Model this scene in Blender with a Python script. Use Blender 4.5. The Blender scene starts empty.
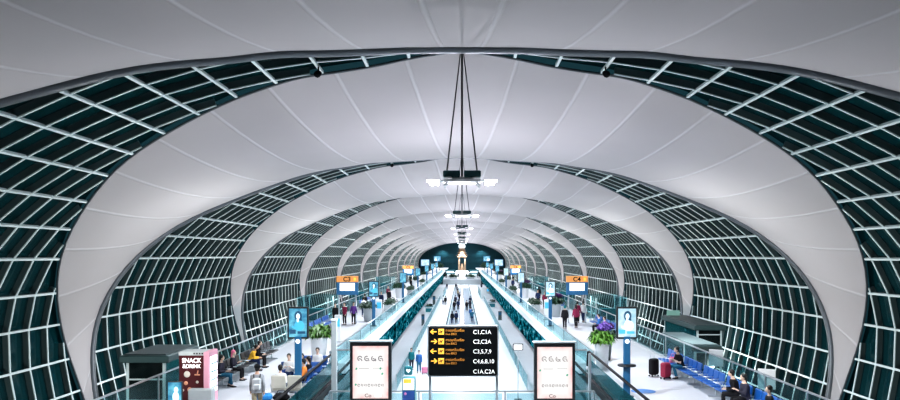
import bpy, math, random
from math import sin, cos, pi, radians, hypot, sqrt, atan2
from mathutils import Vector, Matrix
random.seed(7)
SC = bpy.context.scene
COL = SC.collection
F = 730.0; CX = 462.0; CY = 255.0; H = 5.6      # focal length in pixels, vanishing point, eye height
P = 26.0                                          # bay pitch
LOW = -3.7                                        # level of the central concourse floor
def px(x, y, d): return ((x-CX)*d/F, d, H-(y-CY)*d/F)

# ------------------------------------------------------------------ materials
MATS = {}
def nodemat(name):
    m = bpy.data.materials.new(name); m.use_nodes = True
    nt = m.node_tree; b = nt.nodes['Principled BSDF']
    return m, nt, b
def mat(name, col, rough=0.5, metal=0.0, emit=None, es=0.0, var=0.06, scale=6.0, spec=0.5, alpha=None):
    if name in MATS: return MATS[name]
    m, nt, b = nodemat(name)
    b.inputs['Roughness'].default_value = rough; b.inputs['Metallic'].default_value = metal
    b.inputs['Specular IOR Level'].default_value = spec
    tc = nt.nodes.new('ShaderNodeTexCoord'); nz = nt.nodes.new('ShaderNodeTexNoise')
    nz.inputs['Scale'].default_value = scale; nz.inputs['Detail'].default_value = 3
    nt.links.new(tc.outputs['Object'], nz.inputs['Vector'])
    mx = nt.nodes.new('ShaderNodeMix'); mx.data_type = 'RGBA'
    lo = [max(0, c*(1-var)) for c in col]; hi = [min(1, c*(1+var)) for c in col]
    mx.inputs[6].default_value = (*lo, 1); mx.inputs[7].default_value = (*hi, 1)
    nt.links.new(nz.outputs['Fac'], mx.inputs[0]); nt.links.new(mx.outputs[2], b.inputs['Base Color'])
    if emit:
        b.inputs['Emission Color'].default_value = (*emit, 1); b.inputs['Emission Strength'].default_value = es
    MATS[name] = m; return m
def glassmat(name, tint, tr=0.55, rough=0.05, body=(0.5, 0.6, 0.6)):
    m = bpy.data.materials.new(name); m.use_nodes = True; nt = m.node_tree; nt.nodes.clear()
    o = nt.nodes.new('ShaderNodeOutputMaterial'); t = nt.nodes.new('ShaderNodeBsdfTransparent')
    t.inputs[0].default_value = (*tint, 1)
    p = nt.nodes.new('ShaderNodeBsdfPrincipled'); p.inputs['Roughness'].default_value = rough
    p.inputs['Base Color'].default_value = (*body, 1)
    mx = nt.nodes.new('ShaderNodeMixShader'); mx.inputs[0].default_value = 1-tr
    nt.links.new(t.outputs[0], mx.inputs[1]); nt.links.new(p.outputs[0], mx.inputs[2]); nt.links.new(mx.outputs[0], o.inputs[0])
    MATS[name] = m; return m
def membrane_mat():
    m, nt, b = nodemat('membrane_fabric'); L = nt.links; N = nt.nodes
    b.inputs['Roughness'].default_value = 0.75; b.inputs['Specular IOR Level'].default_value = 0.25
    uv = N.new('ShaderNodeUVMap'); sp = N.new('ShaderNodeSeparateXYZ'); L.new(uv.outputs[0], sp.inputs[0])
    fl = N.new('ShaderNodeMath'); fl.operation = 'FLOOR'; L.new(sp.outputs[0], fl.inputs[0])
    wn = N.new('ShaderNodeTexWhiteNoise'); wn.noise_dimensions = '1D'; L.new(fl.outputs[0], wn.inputs['W'])
    fr = N.new('ShaderNodeMath'); fr.operation = 'FRACT'; L.new(sp.outputs[0], fr.inputs[0])
    # thin welded seam beside every strip edge
    d = N.new('ShaderNodeMath'); d.operation = 'SUBTRACT'; L.new(fr.outputs[0], d.inputs[0]); d.inputs[1].default_value = 0.5
    a = N.new('ShaderNodeMath'); a.operation = 'ABSOLUTE'; L.new(d.outputs[0], a.inputs[0])
    rp = N.new('ShaderNodeMapRange'); L.new(a.outputs[0], rp.inputs[0])
    rp.inputs[1].default_value = 0.462; rp.inputs[2].default_value = 0.49; rp.inputs[3].default_value = 0; rp.inputs[4].default_value = 1
    tc = N.new('ShaderNodeTexCoord'); nz = N.new('ShaderNodeTexNoise'); nz.inputs['Scale'].default_value = 0.22; nz.inputs['Detail'].default_value = 5
    L.new(tc.outputs['Object'], nz.inputs['Vector'])
    c1 = N.new('ShaderNodeMix'); c1.data_type = 'RGBA'; c1.inputs[6].default_value = (0.37, 0.355, 0.362, 1); c1.inputs[7].default_value = (0.49, 0.468, 0.482, 1)
    add = N.new('ShaderNodeMath'); add.operation = 'ADD'; L.new(wn.outputs['Value'], add.inputs[0]); L.new(nz.outputs['Fac'], add.inputs[1])
    mu = N.new('ShaderNodeMath'); mu.operation = 'MULTIPLY'; L.new(add.outputs[0], mu.inputs[0]); mu.inputs[1].default_value = 0.5
    L.new(mu.outputs[0], c1.inputs[0])
    c2 = N.new('ShaderNodeMix'); c2.data_type = 'RGBA'; L.new(c1.outputs[2], c2.inputs[6]); c2.inputs[7].default_value = (0.60, 0.60, 0.62, 1)
    k = N.new('ShaderNodeMath'); k.operation = 'MULTIPLY'; L.new(rp.outputs[0], k.inputs[0]); k.inputs[1].default_value = 0.55
    L.new(k.outputs[0], c2.inputs[0]); L.new(c2.outputs[2], b.inputs['Base Color'])
    bp = N.new('ShaderNodeBump'); bp.inputs['Strength'].default_value = 0.35; bp.inputs['Distance'].default_value = 0.12
    L.new(rp.outputs[0], bp.inputs['Height']); L.new(bp.outputs[0], b.inputs['Normal'])
    MATS['membrane'] = m; return m
def floor_mat(name, col, tile, line):
    m, nt, b = nodemat(name); L = nt.links; N = nt.nodes
    b.inputs['Roughness'].default_value = 0.38; b.inputs['Specular IOR Level'].default_value = 0.25
    tc = N.new('ShaderNodeTexCoord'); br = N.new('ShaderNodeTexBrick'); br.offset = 0
    br.inputs['Scale'].default_value = 1.0/tile; br.inputs['Mortar Size'].default_value = 0.006
    br.inputs['Brick Width'].default_value = 1; br.inputs['Row Height'].default_value = 1
    br.inputs['Color1'].default_value = (*col, 1); br.inputs['Color2'].default_value = (*[c*0.96 for c in col], 1); br.inputs['Mortar'].default_value = (*line, 1)
    L.new(tc.outputs['Object'], br.inputs['Vector']); L.new(br.outputs['Color'], b.inputs['Base Color'])
    MATS[name] = m; return m
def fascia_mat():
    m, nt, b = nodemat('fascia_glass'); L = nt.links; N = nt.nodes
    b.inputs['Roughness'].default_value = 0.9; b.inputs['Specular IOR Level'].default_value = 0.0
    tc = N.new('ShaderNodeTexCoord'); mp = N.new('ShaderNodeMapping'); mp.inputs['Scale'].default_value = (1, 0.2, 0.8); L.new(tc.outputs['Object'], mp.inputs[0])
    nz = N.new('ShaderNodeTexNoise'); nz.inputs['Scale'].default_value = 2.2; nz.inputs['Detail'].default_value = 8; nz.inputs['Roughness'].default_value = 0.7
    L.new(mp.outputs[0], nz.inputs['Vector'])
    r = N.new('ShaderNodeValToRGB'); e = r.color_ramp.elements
    e[0].position = 0.42; e[0].color = (0.001, 0.006, 0.01, 1); e[1].position = 0.68; e[1].color = (0.45, 0.65, 0.68, 1)  # bright specks paint glints and reflections into the glass colour
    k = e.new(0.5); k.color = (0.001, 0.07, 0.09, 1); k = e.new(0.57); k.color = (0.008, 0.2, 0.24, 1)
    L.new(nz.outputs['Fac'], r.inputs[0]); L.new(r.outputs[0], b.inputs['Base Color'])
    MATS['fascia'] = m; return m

# ------------------------------------------------------------------ mesh builder
class MB:
    def __init__(s): s.v = []; s.f = []; s.uv = None; s.smooth = []
    def add(s, vs, fs, smooth=False):
        o = len(s.v); s.v += [tuple(v) for v in vs]; s.f += [tuple(i+o for i in f) for f in fs]; s.smooth += [smooth]*len(fs); return s
    def box(s, c, size, rz=0.0, rx=0.0, ry=0.0, bev=0.0):
        x, y, z = [q/2 for q in size]
        M = Matrix.Rotation(rz, 3, 'Z') @ Matrix.Rotation(ry, 3, 'Y') @ Matrix.Rotation(rx, 3, 'X'); c = Vector(c)
        if bev <= 0:
            P_ = [(-x,-y,-z),(x,-y,-z),(x,y,-z),(-x,y,-z),(-x,-y,z),(x,-y,z),(x,y,z),(-x,y,z)]
            return s.add([c+M@Vector(p) for p in P_], [(0,3,2,1),(4,5,6,7),(0,1,5,4),(1,2,6,5),(2,3,7,6),(3,0,4,7)])
        b = min(bev, x*.98, y*.98, z*.98)
        rings = []
        for (zz, ins) in ((-z, b), (-z+b, 0), (z-b, 0), (z, b)):
            X, Y = x-ins, y-ins; q = b if ins == 0 else b*0.5
            rings.append([(-X+q,-Y,zz),(X-q,-Y,zz),(X,-Y+q,zz),(X,Y-q,zz),(X-q,Y,zz),(-X+q,Y,zz),(-X,Y-q,zz),(-X,-Y+q,zz)])
        vs = [c+M@Vector(p) for r in rings for p in r]; fs = [tuple(range(7,-1,-1)), tuple(range(24,32))]
        for k in range(3):
            for i in range(8): fs.append((k*8+i, k*8+(i+1)%8, k*8+8+(i+1)%8, k*8+8+i))
        return s.add(vs, fs)
    def tube(s, pts, r, seg=8, cap=True, smooth=True):
        pts = [Vector(p) for p in pts]; n = len(pts); rr = r if isinstance(r, (list, tuple)) else [r]*n
        vs = []; fs = []; up = None
        for i, p in enumerate(pts):
            t = (pts[min(i+1,n-1)]-pts[max(i-1,0)])
            if t.length < 1e-9: t = Vector((0,0,1))
            t.normalize()
            if up is None:
                up = Vector((0,0,1)) if abs(t.z) < .9 else Vector((1,0,0))
            u = (up - t*up.dot(t)); u.normalize(); w = t.cross(u); up = u
            for k in range(seg):
                a = 2*pi*k/seg; q = rr[i]
                ru, rw = q if isinstance(q, tuple) else (q, q)
                vs.append(p+u*cos(a)*ru+w*sin(a)*rw)
        for i in range(n-1):
            for k in range(seg): fs.append((i*seg+k, i*seg+(k+1)%seg, (i+1)*seg+(k+1)%seg, (i+1)*seg+k))
        if cap: fs.append(tuple(range(seg-1,-1,-1))); fs.append(tuple(range((n-1)*seg, n*seg)))
        return s.add(vs, fs, smooth)
    def lathe(s, prof, c=(0,0,0), seg=20, smooth=True, sx=1.0, sy=1.0):
        vs = []; fs = []; n = len(prof)
        for (r, z) in prof:
            for k in range(seg):
                a = 2*pi*k/seg; vs.append((c[0]+r*cos(a)*sx, c[1]+r*sin(a)*sy, c[2]+z))
        for i in range(n-1):
            for k in range(seg): fs.append((i*seg+k, i*seg+(k+1)%seg, (i+1)*seg+(k+1)%seg, (i+1)*seg+k))
        fs.append(tuple(range(seg-1,-1,-1))); fs.append(tuple(range((n-1)*seg, n*seg)))
        return s.add(vs, fs, smooth)
    def ball(s, c, r, seg=12, rings=8, M=None):
        rx, ry, rz = r if isinstance(r, (list, tuple)) else (r, r, r); vs = []; fs = []; c = Vector(c)
        for i in range(rings+1):
            a = pi*i/rings
            for k in range(seg):
                b = 2*pi*k/seg; p = Vector((rx*sin(a)*cos(b), ry*sin(a)*sin(b), rz*cos(a)))
                if M: p = M @ p
                vs.append(c+p)
        for i in range(rings):
            for k in range(seg): fs.append((i*seg+k, (i+1)*seg+k, (i+1)*seg+(k+1)%seg, i*seg+(k+1)%seg))
        return s.add(vs, fs, True)
    def quad(s, a, b, c, d): return s.add([a,b,c,d], [(0,1,2,3)])
    def poly(s, pts): return s.add(pts, [tuple(range(len(pts)))])
    def mesh(s, name, m):
        me = bpy.data.meshes.new(name); me.from_pydata(s.v, [], s.f)
        for p, q in zip(me.polygons, s.smooth): p.use_smooth = q
        for k in (m if isinstance(m, list) else [m]): me.materials.append(k)
        me.update(); return me
    def build(s, name, m, parent=None, **kw):
        o = bpy.data.objects.new(name, s.mesh(name, m)); COL.objects.link(o)
        if parent is not None: o.parent = parent
        for k, v in kw.items(): o[k] = v
        return o
def empty(name, loc=(0,0,0), rz=0.0):
    o = bpy.data.objects.new(name, None); COL.objects.link(o); o.location = loc; o.rotation_euler = (0,0,rz); o.empty_display_size = .2; return o
LABELS = {}
def tag(o, label, cat, group=None):
    n = len(label.split()); assert 4 <= n <= 16, (n, label)
    if label in LABELS and not group: print('DUPLICATE LABEL', label)
    LABELS[label] = LABELS.get(label, 0)+1
    o['label'] = label; o['category'] = cat
    if group: o['group'] = group
    return o
def thing(name, label, cat, loc=(0,0,0), rz=0.0, group=None): return tag(empty(name, loc, rz), label, cat, group)
def struct(o):
    o['kind'] = 'structure'; return o
KIDS = {}
def copy_tree(o, parent=None):
    c = o.copy(); COL.objects.link(c)
    if parent is not None: c.parent = parent
    for ch in o.children: copy_tree(ch, c)
    return c
def lettering(text, size, m, loc, rot, parent, ext=0.004, name='lettering', align='LEFT', sx=1.0, bold=0.0):
    cu = bpy.data.curves.new(name, 'FONT'); cu.body = text; cu.size = size; cu.extrude = ext; cu.align_x = align; cu.offset = bold
    cu.materials.append(m); tmp = bpy.data.objects.new('tmp', cu); COL.objects.link(tmp)
    dg = bpy.context.evaluated_depsgraph_get(); dg.update()
    me = bpy.data.meshes.new_from_object(tmp.evaluated_get(dg)); me.name = name; bpy.data.objects.remove(tmp); bpy.data.curves.remove(cu)
    me.materials.clear(); me.materials.append(m)
    o = bpy.data.objects.new(name, me); COL.objects.link(o); o.location = loc; o.rotation_euler = rot; o.scale = (sx, 1, 1)
    if parent is not None: o.parent = parent
    return o

M_white = mat('white_paint', (0.82,0.84,0.86), 0.35)
M_frame = mat('mullion_paint', (0.60,0.70,0.71), 0.4, var=.03)
M_fin = mat('fin_paint', (0.055,0.085,0.09), 0.45, var=.03)
M_beam = mat('edge_beam_steel', (0.10,0.115,0.13), 0.4, 0.3)
M_steel = mat('brushed_steel', (0.62,0.66,0.69), 0.28, 0.8)
M_dark = mat('dark_plastic', (0.015,0.017,0.02), 0.4)
M_black = mat('black_rubber', (0.006,0.006,0.008), 0.6, spec=.15)
M_grey = mat('grey_panel', (0.40,0.44,0.46), 0.45)
M_dgrey = mat('dark_grey_panel', (0.06,0.085,0.09), 0.4)
M_teal = mat('teal_paint', (0.01,0.18,0.22), 0.35)
M_blue = mat('blue_pole_paint', (0.02,0.13,0.27), 0.35)
M_pane = glassmat('window_glass', (0.05,0.16,0.17), tr=0.30, rough=0.08, body=(0.004,0.048,0.056))
M_bal = glassmat('balustrade_glass', (0.72,0.86,0.88), tr=0.91, rough=0.05, body=(0.12,0.2,0.21))
M_tglass = glassmat('teal_glass', (0.25,0.5,0.53), tr=0.55, rough=0.06, body=(0.02,0.13,0.16))
M_mem = membrane_mat()
M_fascia = fascia_mat()
M_floor = floor_mat('terrazzo_floor', (0.62,0.65,0.69), 1.2, (0.66,0.69,0.73))
M_carpet = floor_mat('lounge_floor', (0.58,0.59,0.63), 1.2, (0.62,0.64,0.68))
E_white = mat('lamp_glow', (1,1,1), 0.5, emit=(0.9,0.97,1.0), es=14)
E_strip = mat('strip_glow', (1,1,1), 0.5, emit=(0.88,0.96,1.0), es=3.0)

# ------------------------------------------------------------------ profile of the tube, as angle (deg) -> radius (m) about the eye axis
PROF = [(90,6.80),(80,6.83),(70,7.02),(63,7.27),(55,7.77),(48,8.46),(40,9.27),(33,10.34),(28,11.2),(22,12.35),(17,13.55),(12,14.9),(8,16.15),(4,17.3),
        (0,18.35),(-5,19.28),(-10,19.85),(-15,20.12),(-18,20.2),(-21,20.3),(-25.8,20.66)]
GAPW = [(90,.494),(80,.485),(70,.47),(63,.46),(55,.45),(48,.44),(40,.425),(33,.395),(28,.372),(22,.35),(17,.325),(12,.285),(8,.23),(4,.19),(0,.15),(-5,.105),(-10,.065),(-15,.04),(-18,.026),(-26,.012)]
def lerp(tab, a):
    for (a0, v0), (a1, v1) in zip(tab, tab[1:]):
        if a <= a0 and a >= a1: return v0+(v1-v0)*(a0-a)/(a0-a1)
    return tab[0][1] if a > tab[0][0] else tab[-1][1]
CACHE = {}
def smoothtab(tab, a):
    k = (id(tab), round(a, 4))
    if k not in CACHE:
        s = w = 0.0
        for i in range(-14, 15):
            q = a+i*0.55; q = 180-q if q > 90 else q
            e = math.exp(-(i/6.5)**2); v = lerp(tab, q)
            if q < -25.8: v += (q+25.8)*0.0
            s += e*v; w += e
        CACHE[k] = s/w
    return CACHE[k]
def prof(a):
    r = smoothtab(PROF, a); t = radians(a); return r*cos(t), r*sin(t)
def gap(a): return smoothtab(GAPW, a)*P
ANG = [90-i*2.0 for i in range(58)]+[-25.8]
YC = 0.43*P
def normal(a):
    x0, z0 = prof(min(90,a+1)); x1, z1 = prof(max(-25.8,a-1)); tx, tz = x1-x0, z1-z0; l = hypot(tx, tz); return (tz/l, -tx/l)   # inward
# arc length for seams
ARC = [0.0]
for a0, a1 in zip(ANG, ANG[1:]):
    (x0,z0),(x1,z1) = prof(a0), prof(a1); ARC.append(ARC[-1]+hypot(x1-x0, z1-z0))
NB = 13
for n in range(-1, NB):
    yc = YC+n*P
    me_v = []; me_f = []; uvs = []; NV = 17
    full = [(-1, i) for i in range(len(ANG)-1, 0, -1)]+[(1, i) for i in range(len(ANG))]
    for (sg, i) in full:
        a = ANG[i]; X, Z = prof(a); g = gap(a); nx, nz = normal(a); s_ = 1.35*(2*g/P)
        for j in range(NV):
            v = j/(NV-1)*2-1; k = s_*(1-v*v)
            me_v.append((sg*(X+nx*k), yc+v*g, H+Z+nz*k)); uvs.append((sg*ARC[i]/2.55+0.5+0.25*v*sg+100, j/(NV-1)))
    W_ = len(full)
    for i in range(W_-1):
        for j in range(NV-1): me_f.append((i*NV+j, i*NV+j+1, (i+1)*NV+j+1, (i+1)*NV+j))
    me = bpy.data.meshes.new('ceiling'); me.from_pydata(me_v, [], me_f); me.materials.append(M_mem)
    uvl = me.uv_layers.new(name='UVMap')
    for lp in me.loops: uvl.data[lp.index].uv = uvs[lp.vertex_index]
    for p in me.polygons: p.use_smooth = True
    me.update(); o = bpy.data.objects.new('ceiling', me); COL.objects.link(o); struct(o)
    for side, nm in ((1, 'far'), (-1, 'near')):
        pts = []
        for (sg, i) in full:
            a = ANG[i]; X, Z = prof(a); g = gap(a); nx, nz = normal(a); pts.append((sg*(X+nx*.02), yc+side*(g-.03), H+Z+nz*.02))
        b = MB(); b.tube(pts, 0.19 if side == 1 else 0.05, 8); b.build('edge_beam', M_beam, o)

# windows: one per side and bay, between neighbouring membranes
RAYS = [75,63.4,52.5,42.8,35,28.1,22.2,17,12.6,8,3.7,-.6,-5.4,-9.8,-14.8,-19.5,-24]
FA = [90,84]+RAYS+[-25.8]
WA = [90-i*2.0 for i in range(58)]+[-25.8]
WB = [90-i*.5 for i in range(0,30)]+[75-i*1.0 for i in range(0,60)]+[15-i*2.0 for i in range(21)]; WB = sorted(set(WB), reverse=True)
wn = 0
for n in range(-1, NB-1):
    yt = YC+(n+.5)*P                                 # truss line; glass spans yt -/+ (P/2-gap)
    for sg in (-1, 1):
        wn += 1
        root = struct(empty('window_%d' % wn, (0, yt, H)))
        def half(a): return P/2-gap(a)
        g = MB(); vs = []; fs = []; K = 2
        for a in FA:
            X, Z = prof(a); nx, nz = normal(a); h = half(a)+.3
            for j in range(K+1): vs.append((sg*(X-nx*.30), -h+2*h*j/K, Z-nz*.30))
        for i in range(len(FA)-1):
            for j in range(K): fs.append((i*(K+1)+j, i*(K+1)+j+1, (i+1)*(K+1)+j+1, (i+1)*(K+1)+j))
        g.add(vs, fs); g.build('pane', M_pane, root)
        pu = MB()
        for a in RAYS:
            X, Z = prof(a); nx, nz = normal(a); h = half(a)-.03
            if h < .3: continue
            t = atan2(nz, sg*nx)
            pu.box((sg*(X-nx*.03), 0, Z-nz*.03), (.10, 2*h, .10), ry=-t)
        pu.build('transom', M_frame, root)
        fin = MB(); edge = MB(); st = P/18
        for k in range(-9, 10):
            yk = k*st
            if abs(yk) > half(-25.8)-.1: continue
            lo_, hi_ = -25.8, 90.0                      # highest angle at which this fin still lies in the glass
            for _ in range(24):
                mid = (lo_+hi_)/2
                if half(mid) > abs(yk)+.05: lo_ = mid
                else: hi_ = mid
            al = [lo_]+[a for a in FA if a < lo_-.3]
            if len(al) < 2: continue
            vs = []; vs2 = []
            for a in al:
                X, Z = prof(a); nx, nz = normal(a)
                for (dn, dy) in ((-.29,-.03),(-.29,.03),(-.04,.03),(-.04,-.03)): vs.append((sg*(X+nx*dn), yk+dy, Z+nz*dn))
                for (dn, dy) in ((-.04,-.045),(-.04,.045),(-.0,.045),(-.0,-.045)): vs2.append((sg*(X+nx*dn), yk+dy, Z+nz*dn))
            fs = [(0,1,2,3)]
            for i in range(len(al)-1):
                for q in range(4): fs.append((i*4+q, i*4+(q+1)%4, i*4+4+(q+1)%4, i*4+4+q))
            fin.add(vs, fs); edge.add(vs2, fs)
        fin.build('mullion_fin', M_fin, root); edge.build('mullion_cap', M_frame, root)
# ------------------------------------------------------------------ floors, fascias and the far end
YEND = 325.0
def slab(name, x0, x1, y0, y1, z, th, m):
    b = MB(); b.box(((x0+x1)/2, (y0+y1)/2, z-th/2), (x1-x0, y1-y0, th)); return struct(b.build(name, m))
slab('floor', -7.4, 7.4, -4, 230, LOW, .3, M_floor)
slab('floor_left', -11.2, -6.0, -4, YEND, 0, .35, M_carpet)
slab('floor_right', 6.0, 11.2, -4, YEND, 0, .35, M_carpet)
slab('floor_far', -6.0, 6.0, 230, YEND, -2.0, .35, M_floor)
slab('floor_near', -6.0, 6.0, -4, 25.6, 0, .35, M_floor)
slab('floor_outer_left', -20, -7.4, -4, YEND, LOW-.3, .3, M_dgrey)
slab('floor_outer_right', 7.4, 20, -4, YEND, LOW-.3, .3, M_dgrey)
for sg, s in ((-1,'left'),(1,'right')):
    b = MB(); b.box((sg*6.02, 128, -1.2), (.16, 205, 2.0)); struct(b.build('wall_fascia_'+s, M_fascia))
    b = MB(); b.box((sg*6.08, 133, .0), (.62, 194, .5)); struct(b.build('trim_ledge_'+s, M_white))
    b = MB(); b.box((sg*7.3, 113, LOW/2-.1), (.2, 234, -LOW)); struct(b.build('wall_'+s, M_white))
    b = MB(); b.box((sg*11.1, 160, -.35), (.2, 328, .9)); struct(b.build('trim_platform_edge_'+s, M_grey))
b = MB(); b.box((0, 230.1, (LOW-2.3)/2), (12.0, .2, 1.4)); struct(b.build('wall_far_void', M_grey))
b = MB(); b.box((0, 25.5, LOW/2-.2), (12, .2, -LOW)); struct(b.build('wall_near_void', M_white))
M_end = mat('end_wall_glass', (0.006,0.034,0.044), 0.5, spec=.1, var=.4, scale=.2)
b = MB(); b.box((0, YEND+.5, 4), (44, .3, 20)); ew = struct(b.build('wall_far', M_end))
b = MB()
for x in range(-18, 19, 3): b.box((x, YEND+.25, 5), (.12, .2, 14))
for z in (2, 4.5, 7, 9.5): b.box((0, YEND+.25, z), (38, .2, .1))
b.build('mullion', mat('end_mullion', (.006,.04,.05), .6, spec=.1), ew)

# ------------------------------------------------------------------ camera, world, lights
cam = bpy.data.cameras.new('camera'); co = bpy.data.objects.new('camera', cam); COL.objects.link(co)
co.location = (0, 0, H); co.rotation_euler = (pi/2, 0, 0); cam.sensor_width = 36; cam.lens = 36*F/900
cam.shift_x = -(CX-450)/900; cam.shift_y = (CY-200)/900; cam.clip_end = 1000; cam.clip_start = .1
SC.camera = co
w = bpy.data.worlds.new('night'); SC.world = w; w.use_nodes = True
bg = w.node_tree.nodes['Background']; bg.inputs[0].default_value = (0.05,0.16,0.2,1); bg.inputs[1].default_value = 0.25
def point(loc, e, col=(0.86,0.94,1.0), r=0.0, name='hall_lamp'):
    l = bpy.data.lights.new(name, 'POINT'); l.energy = e; l.color = col; l.shadow_soft_size = r
    o = bpy.data.objects.new(name, l); COL.objects.link(o); o.location = loc; return o
def spot(loc, e, ang, col=(0.88,0.95,1.0), blend=.6, rot=(0,0,0), r=0.1, name='down_light'):
    l = bpy.data.lights.new(name, 'SPOT'); l.energy = e; l.color = col; l.spot_size = radians(ang); l.spot_blend = blend; l.shadow_soft_size = r
    o = bpy.data.objects.new(name, l); COL.objects.link(o); o.location = loc; o.rotation_euler = rot; return o
LP = 1.15
for n in range(0, 12):
    y = .93*P+n*P
    spot((0, y, H+(1.9 if n == 0 else 2.4)), 4700*LP, 150, name='chandelier_light')
    point((0, y+9, H-.6), 1200*LP, col=(0.92,0.90,1.0), name='chandelier_glow')  # unseen point added clear of the rig to light the membrane evenly
    for sg in (-1, 1):
        spot((sg*8.5, y+P*.5, H+3.2), 3200*LP, 130, r=0)  # unseen side spots added to brighten the floor
        point((sg*16.5, y+P*.5-13, -1.6), 650*LP, col=(0.95,0.98,0.95), name='void_lamp')  # unseen points for strip lights in the void, added to lighten membrane feet
        spot((sg*9.8, YC+n*P, 2.6), 1350*LP, 165, col=(0.98,0.99,0.97), rot=(0, -sg*radians(112), 0), r=0, name='wall_washer', blend=.9)  # unseen spots added, aimed outward to brighten membrane sides and windows
        point((sg*9.5, y+P*.5-13, 3.8), 330*LP, col=(1.0,0.95,0.92))  # unseen points added for general light above the platforms
SC.view_settings.view_transform = 'Standard'; SC.view_settings.look = 'Medium High Contrast'; SC.view_settings.exposure = 0.08
SC.cycles.use_denoising = True
SC.cycles.max_bounces = 6; SC.cycles.transparent_max_bounces = 24; SC.cycles.sample_clamp_indirect = 4
# ------------------------------------------------------------------ people
SKIN = mat('skin', (0.52,0.33,0.24), 0.55); SKIN2 = mat('skin_light', (0.66,0.47,0.37), 0.55)
HAIR = mat('hair_black', (0.012,0.010,0.010), 0.5); SHOE = mat('shoe_dark', (0.03,0.03,0.035), 0.5)
def cloth(nm, c): return mat('cloth_'+nm, c, 0.85, var=.12, scale=25, spec=.2)
C_ = {k: cloth(k, v) for k, v in dict(grey=(.30,.31,.33), khaki=(.36,.30,.21), black=(.015,.015,.018), navy=(.02,.035,.09), white=(.78,.79,.8), blue=(.05,.16,.42), jeans=(.035,.16,.26),
    maroon=(.26,.03,.08), orange=(.75,.25,.06), yellow=(.85,.5,.06), teal=(.02,.2,.23), pink=(.75,.2,.32), purple=(.14,.06,.28), dark=(.04,.04,.06), cap=(.01,.011,.013)).items()}
DG = None
def remesh(mb, voxel, name, m):
    me = mb.mesh(name, m); o = bpy.data.objects.new('tmp', me); COL.objects.link(o)
    r = o.modifiers.new('r', 'REMESH'); r.mode = 'VOXEL'; r.voxel_size = voxel; r.use_smooth_shade = True
    sm = o.modifiers.new('s', 'SMOOTH'); sm.factor = .5; sm.iterations = 3 if voxel > .015 else 2
    dg = bpy.context.evaluated_depsgraph_get(); dg.update()
    out = bpy.data.meshes.new_from_object(o.evaluated_get(dg)); out.name = name
    for p in out.polygons: p.use_smooth = True
    if not out.materials: out.materials.append(m)
    bpy.data.objects.remove(o); bpy.data.meshes.remove(me); return out
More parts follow.
